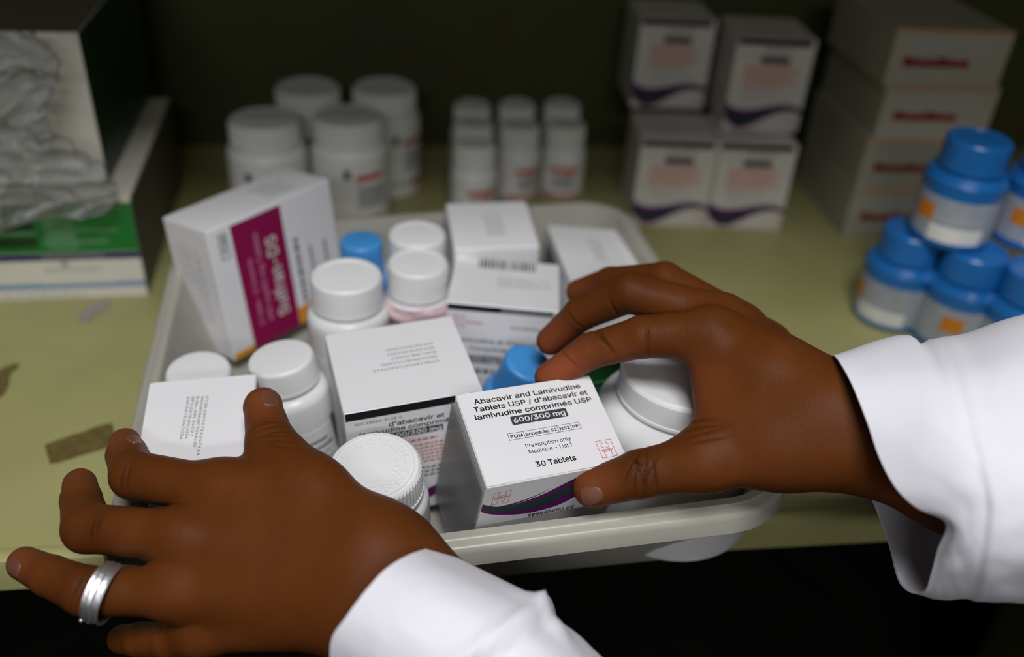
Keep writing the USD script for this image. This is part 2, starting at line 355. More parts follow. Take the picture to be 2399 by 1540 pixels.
# crumpled clear bag hanging in front of the two cartons
def bag():
    nu, nv = 130, 110; u, v = np.meshgrid(np.linspace(0, 1, nu), np.linspace(0, 1, nv), indexing="ij")
    left, rgt = -.42 + .0 * v, -.190 - .030 * v**1.3 + .012 * np.sin(v * 9)
    x = left + (rgt - left) * u; z = .050 + .025 * u**2 + .125 * v * (1 - .3 * (u - .55)**2)
    z = z + .012 * (meshkit.noise(np.stack([u * 5, v * 0, v * 0], -1), 3) - .5)
    y = .596 + .016 * (x + .2) / .1 * .1
    P = np.stack([u * 5, v * 5, u * 0], -1)
    n = meshkit.fbm(P, 4, 11); rid = 1 - np.abs(2 * meshkit.noise(P * 1.3 + 7, 5) - 1); rid2 = 1 - np.abs(2 * meshkit.noise(np.stack([u * 6 + v * 9, v * 4 - u * 5, u * 0], -1) * 1.6 + 3 + n[..., None], 8) - 1)
    y = y - .006 * np.sin(np.pi * np.clip(u * 1.0, 0, 1)) * np.sin(np.pi * np.clip(v * .9 + .08, 0, 1)) - .008 * rid**4 - .008 * rid2**5 - .006 * n + .012 * v
    P3 = np.stack([x, y, z], -1).reshape(-1, 3); f = grid_faces(nu, nv, False)
    P3b = P3 + np.array([0, .003, 0]); k = len(P3)
    # front and back sheet, joined along the rim
    ring = np.r_[np.arange(nv), np.arange(1, nu) * nv + nv - 1, (nu - 1) * nv + np.arange(nv - 2, -1, -1), np.arange(nu - 2, 0, -1) * nv]
    nx = np.roll(ring, -1); rim = np.vstack([np.stack([ring, nx, nx + k], -1), np.stack([ring, nx + k, ring + k], -1)])
    return np.vstack([P3, P3b]), np.vstack([f[:, ::-1], f + k, rim])
b = obj("plastic_bag", bag(), FILM, smooth=60); tag(b, "crumpled clear plastic bag hanging in front of the cartons at the left", "plastic bag")

# ------------------------------------------------------------------ bottles
def bottle_parts(t, D, dc, h, hc, body=PLASTIC, cap=CAPW, label=None, ribs=60, ring=None, ring_m=None, lab=(.12, .62), recess=True, nb=64, ribdep=.00025):
    """A lathed bottle: body diameter D, cap diameter dc, total height h, cap height hc."""
    R, rc = D / 2, dc / 2; zs = h - hc; sh = min(.5 * (R - rc * .88) + .004, .3 * zs)
    pr = [(0, .0012), (R * .7, .0012), (R * .8, 0)] + arc(R - .003, .003, .003, -90, 0) + [(R, zs * lab[0]), (R - .0004, zs * lab[0] + .0006), (R - .0004, zs * lab[1]), (R, zs * lab[1] + .0006)]
    pr += arc(R - sh, zs - .002 - sh, sh, 0, 80, 7) + [(rc * .9, zs - .0012), (rc * .86, zs), (rc * .86, h - .003), (0, h - .003)]
    obj("bottle_body", lathe(pr, nb), body, t, smooth=35)
    if ring:
        obj("neck_ring", lathe([(rc * .8, zs - ring), (R * .99, zs - ring)] + arc(R * .99 - .0012, zs - ring + .002, .0022, -60, 60, 4) + [(R * .9, zs - .002), (rc * .8, zs - .002)], nb), ring_m, t, smooth=40)
    z0, z1 = zs + .0004, h
    cp = [(rc * .8, z0), (rc, z0), (rc, z0 + .0014), (rc - .0005, z0 + .002), (rc - .0005, z1 - .0022), (rc - .0011, z1 - .0009), (rc - .002, z1)]
    if recess: cp += [(rc * .80, z1), (rc * .78, z1 - .0006), (rc * .6, z1 - .0006), (rc * .58, z1 - .0004), (0, z1 - .0004)]
    else: cp += [(rc * .7, z1 + .0003), (0, z1 + .0004)]
    k = obj("cap", lathe(cp, max(nb, 2 * ribs), (z0 + .0019, z1 - .0021, ribs, ribdep) if ribs else None), cap, t, smooth=40 if not ribs else 20)
    if label is not None:
        zl0, zl1 = zs * lab[0] + .001, zs * lab[1] - .001
        q = obj("label", lathe([(R - .0003, zl0), (R - .00005, zl0), (R - .00005, zl1), (R - .0003, zl1)], nb), label, t, smooth=30)
    return k

def band(t, R, a0, a1, z0, z1, material, name="label_print", n=14):
    """a piece of print wrapped round a bottle, angles in degrees"""
    a = np.radians(np.linspace(a0, a1, n)); v = []
    for r in (R, R + .00006):
        for z in (z0, z1): v += [(r * math.cos(x), r * math.sin(x), z) for x in a]
    v = np.array(v); i = np.arange(n - 1)
    q = lambda A, B: np.vstack([np.stack([A + i, A + i + 1, B + i + 1], -1), np.stack([A + i, B + i + 1, B + i], -1)])
    return obj(name, (v, np.vstack([q(2 * n, 3 * n), q(n, 0)])), material, t, smooth=False)

def axis_pose(top, tilt_px, h, spin=0.0):
    """a bottle whose top centre is at the point top and whose axis is the unit vector tilt_px"""
    a = np.array(tilt_px, float); a /= np.linalg.norm(a); x = np.cross([0, 1, 0.2], a); x /= np.linalg.norm(x); y = np.cross(a, x)
    R = np.stack([x, y, a], 1) @ Rz(spin); return mat4(top - a * h, R)

# large white tablet bottles on the shelf
big = thing("tablet_bottle", "large white tablet bottle, front right of the four big bottles behind the tilted box", "bottle", mat4((-.031, .725, 0)), "large white bottles at the back")
bottle_parts(big, .063, .056, .095, .0185, PLASTIC2, PLASTIC2, LABELW, ribs=70, lab=(.06, .70))
band(big, .0315, -80, -35, .050, .055, RED); band(big, .0315, -78, -30, .026, .045, INKL); band(big, .0315, -98, -88, .052, .060, DARK); band(big, .0315, -62, -38, .010, .017, RED); band(big, .0315, -100, -60, .012, .016, INKL)
for (x, y), a, s in (((-.097, .717), -.35, "front left of the four big bottles, partly behind the tilted box"), ((-.0675, .7925), .1, "rear left of the four big bottles, only its cap showing"), ((-.0016, .795), .35, "rear right of the four big bottles with red print")):
    copy_of(big, mat4((x, y, 0), Rz(a)), "large white tablet bottle, " + s)
# small bottles with orange stripe
sm = thing("pill_bottle", "small orange-striped bottle standing alone in front of its group", "bottle", mat4((.0739, .732, 0)), "small orange-striped bottles")
bottle_parts(sm, .040, .0352, .0687, .0185, PLASTIC2, PLASTIC2, LABELW, ribs=50, lab=(.05, .72))
band(sm, .020, -110, -30, .0285, .033, REDLAB); band(sm, .020, -100, -40, .012, .026, INKL); band(sm, .020, -130, -20, .0035, .007, REDLAB); band(sm, .020, -75, -40, .024, .027, PINKINK)
for (x, y), a, s in (((.0771, .7813), 0., "left in the middle row of its group, behind the front bottle"), ((.1185, .777), .1, "centre of the middle row of its group"), ((.1613, .780), -.45, "right in the middle row of its group"),
                     ((.0796, .8246), 0.2, "left in the rear row of its group"), ((.1222, .8281), .1, "centre of the rear row of its group"), ((.1659, .8305), 0, "right in the rear row of its group")):
    copy_of(sm, mat4((x, y, 0), Rz(a)), "small orange-striped bottle, " + s)

# ------------------------------------------------------------------ printing shared by the purple-wave cartons
def wave_front(c, up=True):
    """the panel with the purple and green wave, 62 x 79 mm"""
    f = lambda pts: [(x, y) for x, y in pts]
    topl = smooth_line([(0, 25), (5, 20.5), (14, 18.5), (26, 20), (38, 23), (48, 24), (56, 22.5), (61.5, 20)], 8)
    low = smooth_line([(61.5, 15.5), (54, 18), (44, 17), (34, 12), (25, 6), (16, 2), (8, 3), (0, 11)], 8)
    c.shapes("wave_stripe", [Polygon(np.vstack([topl, low]))], PURPLE, "front", 1)
    t2 = smooth_line([(0, 17), (8, 14), (18, 13.5), (30, 16.5), (40, 20.5), (50, 22.4), (56, 21.4), (61.5, 19)], 8); l2 = smooth_line([(61.5, 16.2), (54, 18.8), (44, 18), (34, 13.6), (25, 8.4), (16, 5.5), (8, 6.4), (0, 12)], 8)
    c.shapes("wave_stripe", [Polygon(np.vstack([t2, l2]))], TEAL, "front", 2)
    c.shapes("header_bar", [rect(1, 73.6, 58, 79.2)], INK, "front", 1)
    c.fine(22, 67.5, 46, 72, 2, 31, INKG, "front"); c.fine(6, 64.5, 58, 67, 1, 32, INKG, "front")
    c.shapes("dose_badge", [rect(21, 59.5, 43, 63.6).buffer(.6)], DARK, "front", 1)
    c.fine(10, 37, 51, 58.5, 7, 33, PINKINK, "front", h=.7); c.fine(12, 26, 46, 34, 4, 34, INKL, "front"); c.fine(6, 34.6, 58, 36, 1, 35, INKL, "front")
    c.shapes("maker_emblem", logo(53, 4, 6, 8), RED, "front", 1)
pw = Carton("medicine_carton", "purple-waved white carton, lower left of the block of four on the shelf", .0672, .066, .0800, mat4((.25, .74, 0)), "purple-waved cartons at the back", PAPER2).sized(.0615, .062, .0795)
wave_front(pw); pw.fine(14, 14, 46, 36, 5, 36, INKL, "top"); pw.fine(8, 10, 54, 70, 9, 37, INKL, "left")
P_ = lambda px, py, z, dx, dy, a: mat4(at_z(px, py, z) + Rz(math.radians(a)) @ np.array([.0337, .0332, 0]), Rz(math.radians(a)))
bl, br = P_(1476, 527, 0, 0, 0, -5), P_(1653, 533, 0, 0, 0, -5)
pw.t.GetAttribute("xformOp:transform").Set(Gf.Matrix4d(bl.T.tolist()))
copy_of(pw.t, br, "purple-waved white carton, lower right of the block of four on the shelf")
copy_of(pw.t, P_(1476, 252, .0805, 0, 0, -3), "purple-waved white carton, upper left of the block of four, set back")
copy_of(pw.t, P_(1690, 303, .0805, 0, 0, -5), "purple-waved white carton, upper right of the block of four")

# stack of four wide cartons
st = None
for k, (px, py) in enumerate(((1972, 555), (2003, 443), (2046, 325), (2068, 202))):
    z = k * .0461; s_m = mat4(at_z(px, py, z) + Rz(-.03) @ np.array([.0492, .060, 0]), Rz(-.03))
    lab = "flat white carton with shade-darkened red print, " + ("bottom of the stack of four", "second from bottom of the stack of four", "third from bottom of the stack of four", "top of the stack of four")[k]
    if st is None:
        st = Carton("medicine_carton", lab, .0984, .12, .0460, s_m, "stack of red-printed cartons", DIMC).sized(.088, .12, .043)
        st.fine(14, 26, 74, 38, 3, 41, INKL, "front"); 
        st.shapes("red_print", [rect(10 + i * 8.4, 15.5, 10 + i * 8.4 + 8.0, 21 + (i % 3 == 0) * 1.6) for i in range(6)], DRED, "front", 1)
        st.fine(10, 7, 40, 12, 2, 42, INKL, "front"); st.shapes("orange_line", [rect(.6, 41, 87.4, 42.6)], ORLAB, "front", 1)
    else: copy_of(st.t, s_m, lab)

# blue bottles in a pack at the right
bb = thing("blue_bottle", "blue-capped bottle, upper left of the stacked pack at the right", "bottle", mat4(at_z(2262, 592, .0750) + [0, .0265, 0], Rz(-.62)), "pack of blue-capped bottles")
bottle_parts(bb, .055, .0445, .0745, .0205, BLUE2, BLUE2, LABELB, ribs=0, ring=.0105, ring_m=BLUE2, lab=(.10, .70), nb=56)
band(bb, .0275, -150, -118, .0185, .0305, ORLAB); band(bb, .0275, -118, -40, .0055, .017, LABELW); band(bb, .0275, -112, -40, .021, .024, INKL)
for (px, py, lay), a, s_ in (((2455, 600, 1), -.2, "upper right of the stacked pack, cut by the picture edge"), ((2116, 782, 0), -1.0, "lower far left of the stacked pack"), ((2258, 836, 0), .15, "lower front of the stacked pack, orange tab showing"),
                            ((2400, 892, 0), .9, "lower right of the stacked pack above the sleeve"), ((2205, 700, 0), .2, "lower rear of the stacked pack, mostly hidden")):
    copy_of(bb, mat4(at_z(px, py, .0750 * lay) + [0, .0265, 0], Rz(a)), "blue-capped bottle, " + s_)

# ------------------------------------------------------------------ the bin
TR = Ro.from_rotvec((.0259, -.0498, .0523)).as_matrix()
RIM_C = np.array([.0212, .4387, .0680])
tray = thing("storage_bin", "milky white plastic storage bin full of medicine boxes and bottles", "bin", mat4(RIM_C, TR))
def rrect(x0, x1, y0, y1, r, z, k=7):
    out = []
    for cx, cy, a0 in ((x1 - r, y1 - r, 0), (x0 + r, y1 - r, 90), (x0 + r, y0 + r, 180), (x1 - r, y0 + r, 270)):
        for t in np.radians(np.linspace(a0, a0 + 90, k)): out.append((cx + r * math.cos(t), cy + r * math.sin(t), z))
    return np.array(out)
def loft(rings, cap0=True, cap1=True):
    n = len(rings[0]); v = np.vstack(rings); f = [grid_faces(len(rings), n)]
    k = len(v); ext = []
    for on, idx, fl in ((cap0, 0, True), (cap1, len(rings) - 1, False)):
        if on:
            ext.append(rings[idx].mean(0)); a = idx * n + np.arange(n); b_ = idx * n + (np.arange(n) + 1) % n; c_ = np.full(n, k + len(ext) - 1)
            f.append(np.stack([b_, a, c_] if fl else [a, b_, c_], -1))
    return trimesh.Trimesh(np.vstack([v] + [np.array(ext).reshape(-1, 3)]), np.vstack(f), process=False)
HX, HY, ZB = .1575, .1565, -.066
def sect(t, off, z=None):
    """wall section: t = 0 at the floor, 1 at the rim; off grows it outward"""
    lo, hi = np.array([-.131, .132, -.124, .126]), np.array([-HX + .009, HX - .009, -HY + .009, HY - .009])
    a = lo + (hi - lo) * t; zz = ZB + (0 - ZB) * t if z is None else z
    return rrect(a[0] - off, a[1] + off, a[2] - off, a[3] + off, .022 + .006 * t + off, zz)
TH = .0017
FLW = at(205, 1400, .4268) - (RIM_C + TR @ np.array([-HX, -HY, 0]))      # the thin bin sags at its front left corner
def flex(m):
    v = np.array(m.vertices); a = np.clip((HX - v[:, 0]) / (2 * HX), 0, 1.05); b = np.clip((HY - v[:, 1]) / (2 * HY), 0, 1.05); c = np.clip((v[:, 2] - ZB) / -ZB, 0, 1.1)
    zw = RIM_C[2] + v @ TR[2]; v[:, 2] += np.clip(1 - c, 0, 1) * (.0015 + np.maximum(v[:, 2] - ZB, 0) - zw)      # the floor lies flat on the shelf
    m.vertices = v + (a * b * c)[:, None] * (TR.T @ FLW) + ((1 - a) * b * c)[:, None] * np.array([.007, -.002, 0]); return m
tub = [sect(0, -.006, ZB + TH), sect(.03, -TH - .001), sect(.07, -TH)] + [sect(t, -TH) for t in (.3, .6, .9, 1)] + [sect(1, 0), sect(.9, 0), sect(.6, 0), sect(.3, 0), sect(.07, 0), sect(.02, -.001), sect(0, -.005, ZB)]
obj("tub", flex(loft(tub)), MILKY, tray, smooth=40)
rr = lambda off, z: rrect(-HX - off, HX + off, -HY - off, HY + off, .036 + off, z)
rim = [rr(-.0105, -.003), rr(-.0105, .0008), rr(-.0098, .0016), rr(-.006, .0018), rr(-.0052, .0008), rr(-.002, .0004), rr(-.0006, -.0006), rr(.0004, -.003), rr(.0012, -.0105), rr(.0006, -.0115), rr(-.001, -.0110), rr(-.0018, -.004), rr(-.004, -.003)]
obj("rim", flex(loft(rim + [rim[0]], False, False)), MILKY, tray, smooth=40)

# ------------------------------------------------------------------ cartons in the bin
MAIN = dict(base=(.0603, .3407, .0170), rv=(.2607, .0520, .2156), dims=(.0686, .0518, .0869))
m_ = Carton("medicine_carton", "white abacavir carton, label up, held in the right hand", *MAIN["dims"], pose(MAIN["base"], MAIN["rv"], 1.010)).sized(.0667, .0524, .0841)
m_.text([("Abacavir and Lamivudine", 7.1, 45.0, 52.5, 2.75, True, 0), ("Tablets USP / d'abacavir et", 5.8, 40.6, 55.8, 2.75, True, 0), ("lamivudine comprimés USP", 5.2, 36.2, 57.0, 2.75, True, 0)], INK, "top")
m_.shapes("dose_badge", [rect(21.6, 30.6, 47.4, 34.2).buffer(.7)], DARK, "top")
m_.text([("600/300 mg", 22, 31.2, 25, 2.6, True, 0)], PAPER, "top", 1)
fr = [rect(17, 22.0, 51.5, 25.7).exterior.buffer(.09)] + [LineString([(x, 22), (x, 25.7)]).buffer(.09) for x in (24.4, 40.6, 46.9)]
m_.shapes("schedule_frame", fr, INK, "top")
m_.text([("POM", 17.9, 23.0, 5.8, 1.65, True, 0), ("Schedule: S2", 25.0, 22.95, 15.0, 1.65, True, 0), ("NS2", 41.4, 22.9, 4.9, 1.65, True, 0), ("PP", 47.7, 22.9, 3.0, 1.65, True, 0),
         ("30 Tablets", 24.4, 5.7, 18.9, 2.75, True, 0)], INK, "top")
m_.text([("Prescription only", 23.0, 16.6, 21.6, 2.05, False, 0), ("Medicine - List I", 23.5, 13.2, 20.6, 2.05, False, 0)], INK, "top")
m_.shapes("maker_emblem", logo(55.2, 4.0, 7.3, 9.4, .22), RED, "top"); m_.text([("HETERO", 55.9, 7.6, 5.6, .95, True, 0)], RED, "top", 1)
m_.shapes("maker_emblem", [affinity.rotate(g, 180, origin=(8.1, 73.8)) for g in logo(4.2, 69.0, 7.8, 9.6, .22)], RED, "front"); m_.text([("HETERO", 11.2, 74.6, 6.2, 1.0, True, 180)], RED, "front", 1)
wv = np.vstack([smooth_line([(0, 71), (6, 67.2), (12, 65.6), (19, 66.4), (28.7, 70), (36, 74.6), (44, 79.4), (52, 81.5), (60, 80), (66.5, 76)], 8), smooth_line([(66.5, 72.5), (60, 74), (53, 70), (46, 62.5), (38, 57.4), (28, 55.6), (20, 56), (12, 58.2), (5, 61.2), (0, 65)], 8)])
m_.shapes("wave_stripe", [Polygon(wv)], PURPLE, "front", 0)
g1 = np.vstack([smooth_line([(0, 71), (6, 67.2), (12, 65.6), (18, 65.0), (26, 66.4), (33.7, 69.2), (42, 74), (50, 78.6), (58, 79.6), (66.5, 75.4)], 8), smooth_line([(66.5, 74), (58, 77), (50, 73.5), (43, 67.5), (34, 62), (26, 59.6), (16, 60.4), (7, 63), (0, 66.4)], 8)])
m_.shapes("wave_stripe", [Polygon(g1)], TEAL, "front", 1)
m_.shapes("wave_line", [Polygon(np.vstack([smooth_line([(8, 66.6), (14, 66.9), (21, 68.6), (27, 71.3), (32, 74)], 6), smooth_line([(32, 74), (26.5, 70.6), (20, 67.4), (14, 65.8), (8, 66)], 6)]))], TEAL, "front", 2)
m_.text([("30 Comprimés", 47.2, 54.4, 23, 2.6, True, 180)], INK, "front", 2)
m_.fine(8, 46, 44, 80, 18, 51, INKL, "left", h=.3)
m_.shapes("perforation", [rect(43.6 + .25 * math.sin(i * 1.7), 20 + i * 2.1, 44.1 + .25 * math.sin(i * 1.7), 20.9 + i * 2.1) for i in range(24)], PLASTIC, "left", 3)
m_.deco("clear_wrap", chamfer_box(.050, .0003, .080, .0001).apply_transform(trimesh.transformations.rotation_matrix(-math.pi / 2, [1, 0, 0])).apply_translation([.0256, .0030, .0]), FILM, "left", lift=.0012)
m_.shapes("seam_line", [rect(41, .35, 57, .5), rect(9.8, .1, 9.95, 1.2), rect(1, .3, 9.8, .42)], INKL, "top", 1)

N_ = dict(base=(.0067, .3821, .0223), rv=(.0590, -.0325, .1812), dims=(.0694, .0638, .0771))
def crimp(c, f, x, y, rot, w=32, hg=1.25, sp=3.1, txt=("GTIN:18903726247614", "SN:DWZMJ8CTC6AI30", "B.No.:ABL24027", "MFG.DATE:05/2024", "EXP.DATE:04/2026"), wid=(1, .86, .68, .72, .72), material=DARK):
    """the printer's five data lines"""
    ca, sa = math.cos(math.radians(rot - 90)), math.sin(math.radians(rot - 90))
    c.text([(s, x + ca * sp * i, y + sa * sp * i, w * k, hg, False, rot) for i, (s, k) in enumerate(zip(txt, wid))], material or INKG, f, name="data_lines")
n_ = Carton("medicine_carton", "white carton with a black strip and dotted data lines, middle of the bin", *N_["dims"], pose(N_["base"], N_["rv"], 1.024)).sized(.0668, .0614, .073)
crimp(n_, "top", 51.5, 27.2, 180, 33, 1.5, 3.6)
n_.shapes("header_bar", [rect(.6, 67.8, 62, 72.5)], INK, "front")
n_.text([("NDC 68554-5138-0", 4.6, 64.3, 22.5, 1.6, False, 0)], INK, "front")
n_.text([("d'abacavir et", 20.5, 60.4, 27.2, 2.7, True, 0), ("lamivudine comprimés", 6.5, 56.8, 46, 2.6, True, 0)], INK, "front")
n_.shapes("dose_badge", [rect(20.5, 52.4, 46.6, 55.6).buffer(.4)], DARK, "front"); n_.text([("600/300 mg", 21.2, 52.7, 25, 2.5, True, 0)], PAPER, "front", 1)
n_.fine(24, 47, 52, 49.6, 1, 60, PINKINK, "front", h=.6); n_.fine(26, 32, 52, 46, 6, 61, PINKINK, "front", h=.5); n_.fine(20, 22, 52, 30, 3, 62, INKG, "front"); n_.fine(12, 31, 24, 47, 7, 63, PINKINK, "front")
wv = np.vstack([smooth_line([(0, 26), (6, 20), (14, 16), (24, 12), (34, 12.5), (44, 15.5), (52, 18), (60, 19), (66.4, 17)], 8), smooth_line([(66.4, 14), (60, 15.4), (50, 12.6), (40, 7), (30, 3), (18, 3), (8, 6), (0, 12)], 8)])
n_.shapes("wave_stripe", [Polygon(wv)], PURPLE, "front"); n_.fine(6, 10, 54, 64, 14, 64, INKL, "left")

L_ = dict(base=(-.0913, .3749, .0079), rv=(.2048, -.0415, .0361), dims=(.0525, .0572, .0700))
l_ = Carton("medicine_carton", "white carton with five data lines, gripped by the left hand", *L_["dims"], pose(L_["base"], L_["rv"])).sized(.054, .0593, .07)
crimp(l_, "top", 29.4, 46.6, -92, 38, 1.35, 2.35)
l_.text([("Characteristics", 1.5, 44.5, 20, 2.1, False, 0), ("Name", 1.0, 48.6, 8, 2.0, False, 0)], INK, "front"); l_.fine(3, 6, 50, 38, 8, 71, INKL, "front"); l_.shapes("header_bar", [rect(.6, 60, 58, 66)], INK, "right")

S_ = dict(base=(.0693, .4845, .0025), rv=(-.0493, .0229, -.1651), dims=(.0671, .0614, .0733))
s7 = Carton("medicine_carton", "white carton with a barcode on top, behind the middle of the bin", *S_["dims"], pose(S_["base"], S_["rv"], .99)).sized(.0657, .0631, .0721)
rng = np.random.default_rng(4); x = 15.2; bars = []
while x < 51:
    wd = rng.choice([.35, .7, 1.1, 1.5]); bars.append(rect(x, 50, min(x + wd, 51.5), 64)); x += wd + rng.choice([.4, .7, 1.1])
s7.shapes("barcode", [affinity.scale(affinity.translate(b, 0, -1.5), 1, .95, origin=(0, 55)) for b in bars], DARK, "top")
s7.fine(28, 24, 60, 38, 5, 81, INKL, "top", h=.42); s7.shapes("header_bar", [rect(.8, 67.6, 32, 71.6)], INK, "front"); s7.shapes("header_bar", [rect(32, 67.6, 62.5, 71.6)], INKG, "front", label="grey end of the strip")
s7.shapes("maker_emblem", logo(5, 56, 6, 8.4, .3), RED, "front"); s7.fine(12, 58.8, 22, 61, 1, 82, RED, "front"); s7.fine(38, 57.2, 62, 59.8, 1, 83, INKG, "front")
s7.text([("Lamivudine et Zidovudine", 5.5, 46.6, 54, 2.7, True, 0), ("Comprimés", 14.6, 41, 24, 2.7, True, 0)], DARK, "front")
s7.shapes("dose_badge", [rect(13, 32.3, 52, 37.6)], DARK, "front"); s7.text([("150 mg/300 mg", 15, 33.6, 34, 3, True, 0)], PAPER, "front", 1)
s7.fine(14, 24, 56, 29, 1, 84, INKG, "front", h=.7); s7.fine(14, 12, 56, 22, 3, 85, INKL, "front", h=.6)

s6 = Carton("medicine_carton", "plain white carton with small grey print on top, at the back of the bin", .0558, .0565, .0614, pose((.0739, .5927, .0003), (.0833, -.0144, .0323), .93)).sized(.062, .0628, .068)
s6.fine(26, 16, 40, 46, 9, 91, INKL, "top", rot=90); s6.shapes("dark_label", [rect(20, 40, 50, 58)], DARK, "right"); s6.shapes("header_bar", [rect(.6, 57.5, 30, 58.6)], INKL, "front")
s8 = Carton("medicine_carton", "white carton leaning in the right rear corner of the bin", .0614, .0879, .0634, pose((.1410, .5460, -.0054), (-.0351, .1006, .0265), .96)).sized(.062, .0904, .068)
s8.fine(25, 38, 34, 72, 6, 92, INKL, "top", rot=90); s8.shapes("dark_label", [rect(10, 30, 60, 60)], INKG, "left")

# the tall magenta box
su = Carton("medicine_carton", "big white box with a magenta panel, standing at the left of the bin", .1005, .0432, .0911, pose((-.0809, .5471, .0136), (-.1050, -.0578, .8084), 1.005)).sized(.1088, .048, .0989)
su.shapes("magenta_panel", [Polygon([(18.4, .2), (61.0, .2), (61.4, 96.0), (18.4, 96.0)])], MAGENTA, "front")
su.text([("Sulfran-DS", 53.2, 15, 62.5, 9.2, True, 90)], PAPER2, "front", 1)
su.text([("400 mg/80 mg Tablets", 38.5, 16, 68, 4.0, False, 90), ("12 Tablets - 12 Comprimés", 30, 16, 52, 3.6, False, 90)], LILAC, "front", 1)
su.text([("POM", 13.2, 79.5, 12, 3.6, True, 90)], DARK, "front", 1); su.shapes("frame", [rect(8, 75.5, 14.6, 93).exterior.buffer(.4)], INKG, "front")
su.shapes("orange_foot", [rect(.5, .4, 18.4, 5.0)], ORANGE, "front", 0); su.shapes("orange_foot", [rect(61.2, .4, 106, 14)], ORANGE, "front", 0); su.fine(67.5, 16, 72, 68, 1, 93, DARK, "front", rot=90, h=.8); su.fine(80, 30, 83.5, 69, 1, 94, DARK, "front", rot=90, h=.7); su.fine(94, 36, 97.5, 62, 1, 95, DARK, "front", rot=90, h=.7)
su.fine(7, 26, 35, 84, 11, 96, INKL, "left", rot=90, h=.35); su.shapes("round_mark", [LineString([(11, 9), (11, 14)]).buffer(2).exterior.buffer(.4)], INKL, "left"); su.fine(62, 8, 88, 36, 7, 97, INKL, "top")

gb = Carton("medicine_carton", "dark green carton standing between the blue cap and the white jar", .05, .03, .066, mat4(at_z(1436, 850, .0705) - [0, 0, .066], Rz(.2)), body=GREEND)
gb.fine(4, 60, 40, 68, 2, 102, GREENL, "front")

# ------------------------------------------------------------------ bottles in the bin
def bin_bottle(name, what, top, foot, wpx, h, hc, body_ratio=1.14, **k):
    """top: pixel of the cap's centre (with a distance when the bottle leans); foot: pixel and distance of its base, None when it stands on the bin's floor; wpx: the cap's width in pixels"""
    if foot is None: T_, a = at_z(top[0], top[1], h + .0045), (0, 0, 1)
    else: T_ = at(*top); a = T_ - at(*foot)
    dc = wpx * ((T_ - EYE) @ fwd) / FPX
    t = thing(name, what, "bottle", axis_pose(T_, a, h)); c_ = bottle_parts(t, dc * body_ratio, dc, h, hc, **k); return t, dc * body_ratio / 2
bin_bottle("pill_bottle", "large white capped bottle beside the magenta box", (811, 643), None, 172, .090, .0190, label=LABELW, ribs=0)
bin_bottle("pill_bottle", "white bottle with a leaning cap, behind the gripped carton", (464, 868, .545), (514, 1133, .605), 155, .080, .015, recess=False, ribs=0)
t, rb = bin_bottle("pill_bottle", "white capped bottle just behind the left thumb", (656, 836, .531), (735, 1116, .582), 160, .082, .0155, 1.17, recess=False, ribs=0, label=LABELW, lab=(.1, .66))

for k in range(6): band(t, rb, -118 + 5 * (k % 3), -30 - 8 * (k % 2), .012 + .0045 * k, .0135 + .0045 * k, INKL if k < 4 else INKG)
band(t, rb, -22, -8, .022, .045, INKG)
bin_bottle("pill_bottle", "white capped bottle at the back, behind the pink-film bottle", (977, 546), None, 139, .088, .019, ribs=0)
t, rb = bin_bottle("pill_bottle", "white capped bottle with pink film below its cap", (979, 613), None, 147, .088, .0195, ribs=0)
def crumple():
    n = 40; u, v = np.meshgrid(np.linspace(-75, 75, n), np.linspace(0, 1, n), indexing="ij"); a = np.radians(u - 84)
    P = np.stack([u / 12, v * 6, v * 0], -1); r = rb - .001 + .004 * meshkit.fbm(P * .8, 4, 3) + .002 * np.sin(np.pi * v)
    z = .067 - .018 * v * (1 - (u / 95)**2)
    P3 = np.stack([r * np.cos(a), r * np.sin(a), z], -1).reshape(-1, 3); f = grid_faces(n, n, False)
    q = P3 * [.985, .985, 1]; k = len(P3)
    return np.vstack([P3, q]), np.vstack([f, f[:, ::-1] + k])
obj("shrink_film", crumple(), PINKF, t, smooth=70, label="crumpled pink translucent film")
bin_bottle("blue_bottle", "small bright blue capped bottle at the back beside the magenta box", (846, 562), None, 104, .083, .020, 1.25, body=BLUE, cap=BLUE, ribs=0, recess=False)
bin_bottle("blue_bottle", "light blue capped bottle under the right hand's fingertips", (1240, 848, .545), (1140, 1040, .600), 122, .070, .0215, 1.2, body=BLUE, cap=BLUE, ribs=0, recess=False)
bin_bottle("medicine_jar", "big white jar with a wide ribbed lid under the right hand", (1618, 868, .505), (1545, 1234, .564), 330, .090, .0155, 1.27, ribs=110, ribdep=.00007, recess=True)
# the embossed cap in front
t, rb = bin_bottle("pill_bottle", "white bottle with an embossed cap beside the left hand", (877, 1092, .456), (912, 1350, .521), 226, .080, .0165, 1.08, ribs=64, recess=False)
def ring_text(s, r, a0, a1, cap, z, inward=False):
    out = []
    for i, ch in enumerate(s):
        if ch == " ": continue
        a = a0 + (a1 - a0) * (i + .5) / len(s); k = put(words(ch, cap * (.3 if ch in "I" else .78), cap), -cap * .39, 0)
        k.vertices[:, 2] *= 8
        k = put(k, 0, -r - cap * .5 if inward else r, 0); out.append(put(k, 0, 0, a + 90 if inward else a - 90))
    m = join(out); m.apply_translation([0, 0, z]); return m
obj("embossed_lettering", join([ring_text("CLOSE TIGHTLY", .0138, 205, 60, .0030, .0803), ring_text("PUSH DOWN & TURN", .0152, -125, 38, .0030, .0803, True), ring_text("TO OPEN", .0104, -80, 14, .0026, .0803, True)]), CAPW, t, smooth=False)
for r_ in (.0124, .0181):
    obj("cap_ring", lathe([(r_, .0800), (r_ + .0001, .0805), (r_ + .0006, .0805), (r_ + .0007, .0800)], 64), CAPW, t, smooth=30)
